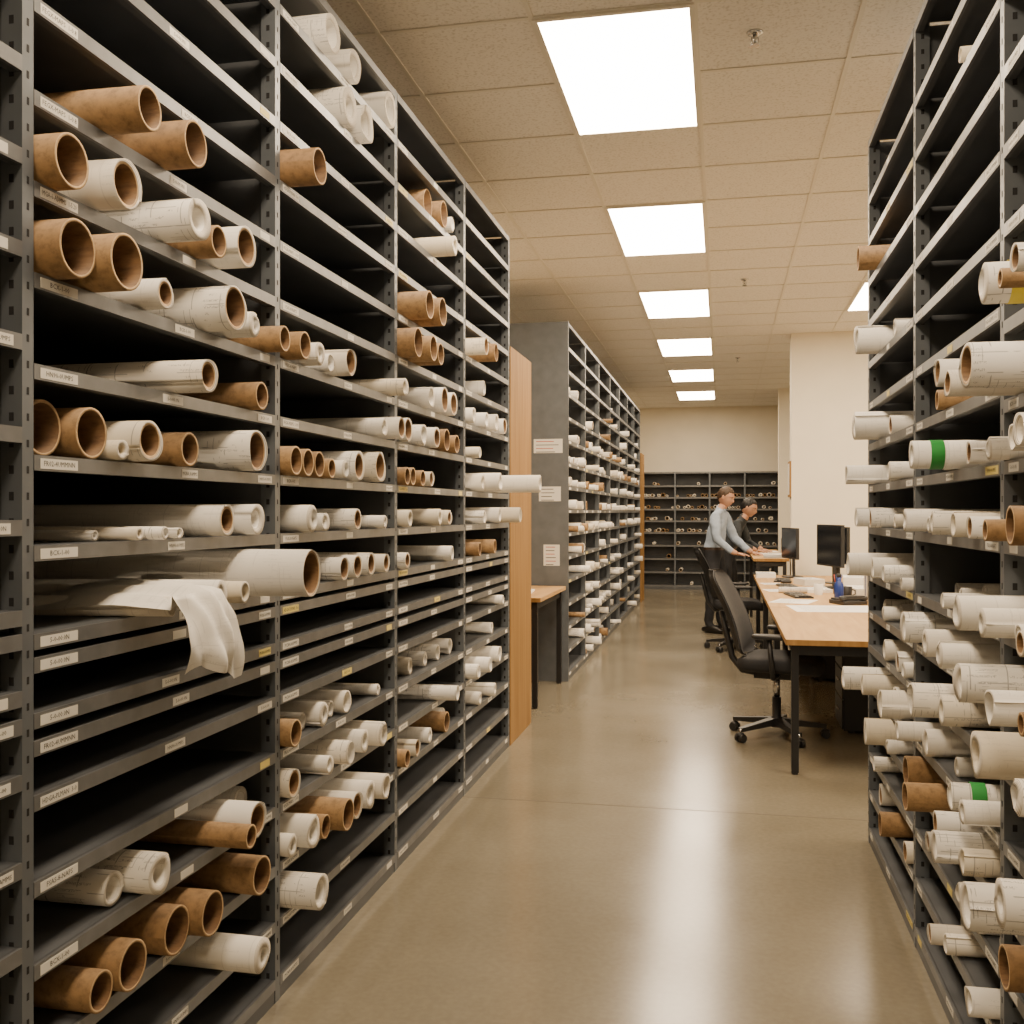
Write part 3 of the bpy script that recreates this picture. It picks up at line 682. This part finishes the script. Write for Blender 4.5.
def person(name, J, top_mat, hair_mat, loc, rz, head_rot):
    mb = MB(); V = []; E = []; RD = []; names = {}
    for n, p, r in J: names[n] = len(V); V.append(Vector(p)); RD.append(r)
    ed = [('pelvis', 'spine', 't'), ('spine', 'chest', 't'), ('chest', 'neck', 't'), ('neck', 'skull', 's')]
    for q in 'LR':
        ed += [('pelvis', 'hip'+q, 'l'), ('hip'+q, 'thigh'+q, 'l'), ('thigh'+q, 'knee'+q, 'l'), ('knee'+q, 'calf'+q, 'l'), ('calf'+q, 'ankle'+q, 'l'), ('ankle'+q, 'toe'+q, 'f'),
               ('chest', 'sh'+q, 't'), ('sh'+q, 'elbow'+q, 't'), ('elbow'+q, 'cuff'+q, 't'), ('cuff'+q, 'wrist'+q, 's')]
    E = [(names[a], names[b]) for a, b, _ in ed]
    vs, fs = skin_eval(V, E, RD, names['pelvis'], 3)
    for i, v in enumerate(vs):   # cloth folds
        nn = noise.noise(v*9)+.5*noise.noise(Vector((v.x*8, v.y*8, v.z*30)))
        if .12 < v.z < V[names['neck']].z-.05: vs[i] = v+Vector((nn, noise.noise(v*11+Vector((5, 5, 5))), 0))*.010
    beltz = V[names['pelvis']].z+.045
    nk = V[names['neck']]; nd = (V[names['skull']]-nk).normalized(); cpl = nk+nd*.0
    vs, fs = bisect(vs, fs, [(Vector((0, 0, beltz+.012)), Vector((0, 0, 1))), (Vector((0, 0, beltz-.022)), Vector((0, 0, 1))), (Vector((0, 0, .085)), Vector((0, 0, 1))), (cpl, nd)])
    cm = {'t': top_mat, 'l': 'trousers', 'f': 'shoe', 's': 'skin'}; base = len(mb.v); mb.v += vs
    for f in fs:
        c_ = sum((vs[i] for i in f), Vector())/len(f)
        if c_.z < .085: mt = 'shoe'
        else:
            best = min(ed, key=lambda e: seg_dist(c_, V[names[e[0]]], V[names[e[1]]])); mt = cm[best[2]]
            if mt == 'shoe': mt = 'trousers'
            if best[0] in ('pelvis', 'spine') or best[1].startswith('hip'):
                mt = top_mat if c_.z > beltz+.012 else 'leather' if c_.z > beltz-.022 else 'trousers'
            if (c_-nk).length < .11 and (c_-nk).dot(nd) > 0: mt = 'skin'
            elif (c_-nk).length < .11 and mt == 'skin': mt = top_mat
        mb.face([base+i for i in f], mt, sm=True)
    sk = V[names['skull']]; HM = Matrix.Translation(sk+Vector((.02, 0, .075))) @ Matrix.Rotation(head_rot[1], 4, 'Z') @ Matrix.Rotation(head_rot[0], 4, 'Y')
    def hf(p):
        q = p.copy(); z = q.z/.118
        if z < 0: q.y *= 1-.30*z*z; q.x *= 1-.10*z*z; q.x += .014*(-z)
        if q.x < 0: q.x *= 1.08
        fx = q.x/.098
        if fx > .4:
            nd_ = abs(q.y)/.014; nz = (q.z+.012)/.028
            q.x += .020*math.exp(-nd_*nd_)*math.exp(-(nz+.25)**2*1.4)
            for sg in (-1, 1):
                e2 = ((q.y-sg*.03)/.016)**2+((q.z-.012)/.012)**2; q.x -= .009*math.exp(-e2)
            q.x += .006*math.exp(-((q.z-.032)/.01)**2)
            q.x += .005*math.exp(-((q.z+.095)/.018)**2)
        return q
    R4 = HM.to_3x3().to_4x4()
    def sell(c, r, mt): mb.sell(HM @ Vector(c), r, mt, 1, 12, 8, R4)
    mb.sell(HM.translation, (.098, .076, .118), 'skin', 1, 64, 48, R4, hf)
    for sg in (-1, 1):
        sell((.080, sg*.029, .010), (.009, .011, .006), 'eye_white'); sell((.0865, sg*.029, .010), (.004, .005, .005), 'eye_dark')
        sell((.092, sg*.030, .031), (.005, .017, .003), hair_mat); sell((-.002, sg*.077, -.005), (.016, .007, .030), 'skin')
    sell((.0885, 0, -.058), (.008, .022, .005), 'lips')
    NU, NV = 48, 36; b = len(mb.v); keep = []
    for j in range(NV+1):
        ph = -math.pi/2+math.pi*j/NV
        for i in range(NU):
            t = 2*math.pi*i/NU; p = hf(Vector((.098*math.cos(ph)*math.cos(t), .076*math.cos(ph)*math.sin(t), .118*math.sin(ph))))
            fr = math.cos(t); bound = .070 if fr > .6 else (.070-(.6-fr)*.11 if fr > -.1 else -.007-(-.1-fr)*.07)
            keep.append(p.z > bound)
            q = p*1.06+Vector((-.004, 0, .003)); q += q.normalized()*(.003*math.sin(9*t+5*ph)*math.cos(ph)+.006*noise.noise(q*60))
            if not keep[-1]: q = p*.97
            mb.v.append(HM @ q)
    for j in range(NV):
        for i in range(NU):
            a = [j*NU+i, j*NU+(i+1) % NU, (j+1)*NU+(i+1) % NU, (j+1)*NU+i]
            if any(keep[x] for x in a): mb.face([b+x for x in a], hair_mat, sm=True)
    # shirt collar: a folded band, open at the throat
    sd = nd.cross(Vector((1, 0, 0))).normalized(); fw = sd.cross(nd)
    b = len(mb.v); NC = 24
    rr = RD[names['neck']]*.84
    for j, (h, k) in enumerate(((-.012, 1.22), (.014, 1.10), (.026, 1.02), (.020, .93))):
        for i in range(NC+1):
            t = .35+(2*math.pi-.7)*i/NC; dip = -.02*max(0, math.cos(t))**2
            mb.v.append(nk+(fw*math.cos(t)+sd*math.sin(t))*rr*k+nd*(h+dip))
    for j in range(3):
        for i in range(NC): mb.face([b+j*(NC+1)+i, b+j*(NC+1)+i+1, b+(j+1)*(NC+1)+i+1, b+(j+1)*(NC+1)+i], top_mat, sm=True)
    for q in 'LR':
        w = V[names['wrist'+q]]; d = w-V[names['cuff'+q]]; d = Vector((d.x, d.y, d.z*.2)); hand(mb, w-d.normalized()*.01, d, (0, 0, -1), .95)
        c_ = V[names['cuff'+q]]; dd = (w-c_).normalized(); mb.tube([c_-dd*.02, c_+dd*.012], [.036, .034], top_mat, 16)
        a = V[names['ankle'+q]]; t = V[names['toe'+q]]; m_ = (a+t)/2; yaw = math.atan2(t.y-a.y, t.x-a.x)
        mb.sell((m_.x, m_.y, .042), (.145, .05, .042), 'shoe', .75, 24, 10, Matrix.Rotation(yaw, 4, 'Z'), lambda p: Vector((p.x, p.y*(1+.15*p.x/.145), p.z*(1-.25*max(0, p.x)/.145)-.25*.042*max(0, p.x)/.145)))
    return mb.obj(name, loc=loc, rotz=rz)
legs = lambda dx: [('hipR', (0+dx, -.09, .90), .11), ('thighR', (.01+dx*.8, -.10, .72), .10), ('kneeR', (.03+dx*.5, -.105, .49), .075), ('calfR', (.0, -.11, .34), .074), ('ankleR', (-.03, -.115, .09), .055), ('toeR', (.09, -.125, .045), .03),
        ('hipL', (0+dx, .09, .90), .11), ('thighL', (.03+dx*.8, .10, .72), .10), ('kneeL', (.07+dx*.5, .11, .49), .075), ('calfL', (.06, .115, .34), .074), ('ankleL', (.05, .12, .09), .055), ('toeL', (.17, .13, .045), .03)]
man = [('pelvis', (0, 0, .97), .145), ('spine', (.02, 0, 1.13), .148), ('chest', (.06, 0, 1.33), .155), ('neck', (.105, 0, 1.495), .068), ('skull', (.135, 0, 1.555), .058)]+legs(0)+[
 ('shR', (.07, -.19, 1.42), .076), ('elbowR', (.12, -.27, 1.13), .057), ('cuffR', (.29, -.21, .985), .040), ('wristR', (.35, -.195, .958), .026),
 ('shL', (.07, .19, 1.42), .076), ('elbowL', (.17, .27, 1.13), .057), ('cuffL', (.37, .19, .99), .040), ('wristL', (.43, .175, .958), .026)]
person('standing_man', man, 'shirt_blue', 'hair_brown', (-.10, 12.45, 0), -.3, (.38, -.15))
man2 = [('pelvis', (-.02, 0, .94), .14), ('spine', (.05, 0, 1.08), .14), ('chest', (.13, 0, 1.235), .145), ('neck', (.225, 0, 1.38), .064), ('skull', (.27, 0, 1.43), .053)]+legs(-.02)+[
 ('shR', (.155, -.175, 1.31), .07), ('elbowR', (.19, -.25, 1.06), .053), ('cuffR', (.36, -.18, .985), .038), ('wristR', (.42, -.165, .958), .025),
 ('shL', (.155, .175, 1.31), .07), ('elbowL', (.22, .25, 1.06), .053), ('cuffL', (.38, .15, .985), .038), ('wristL', (.44, .13, .958), .025)]
person('standing_man', man2, 'jacket_dark', 'hair_black', (.06, 13.45, 0), -.2, (.4, -.2))

# ------------------------------------------------------------------ world + camera
w = bpy.data.worlds.new('world'); scene.world = w; w.use_nodes = True
w.node_tree.nodes['Background'].inputs[0].default_value = (.05, .045, .04, 1)
cd = bpy.data.cameras.new('camera'); cd.sensor_width = 36; cd.lens = F/1024*36; cd.clip_start = .05
co = bpy.data.objects.new('camera', cd); scene.collection.objects.link(co)
co.location = (0, 0, CAM_Z); co.rotation_euler = (math.pi/2, 0, TH); scene.camera = co
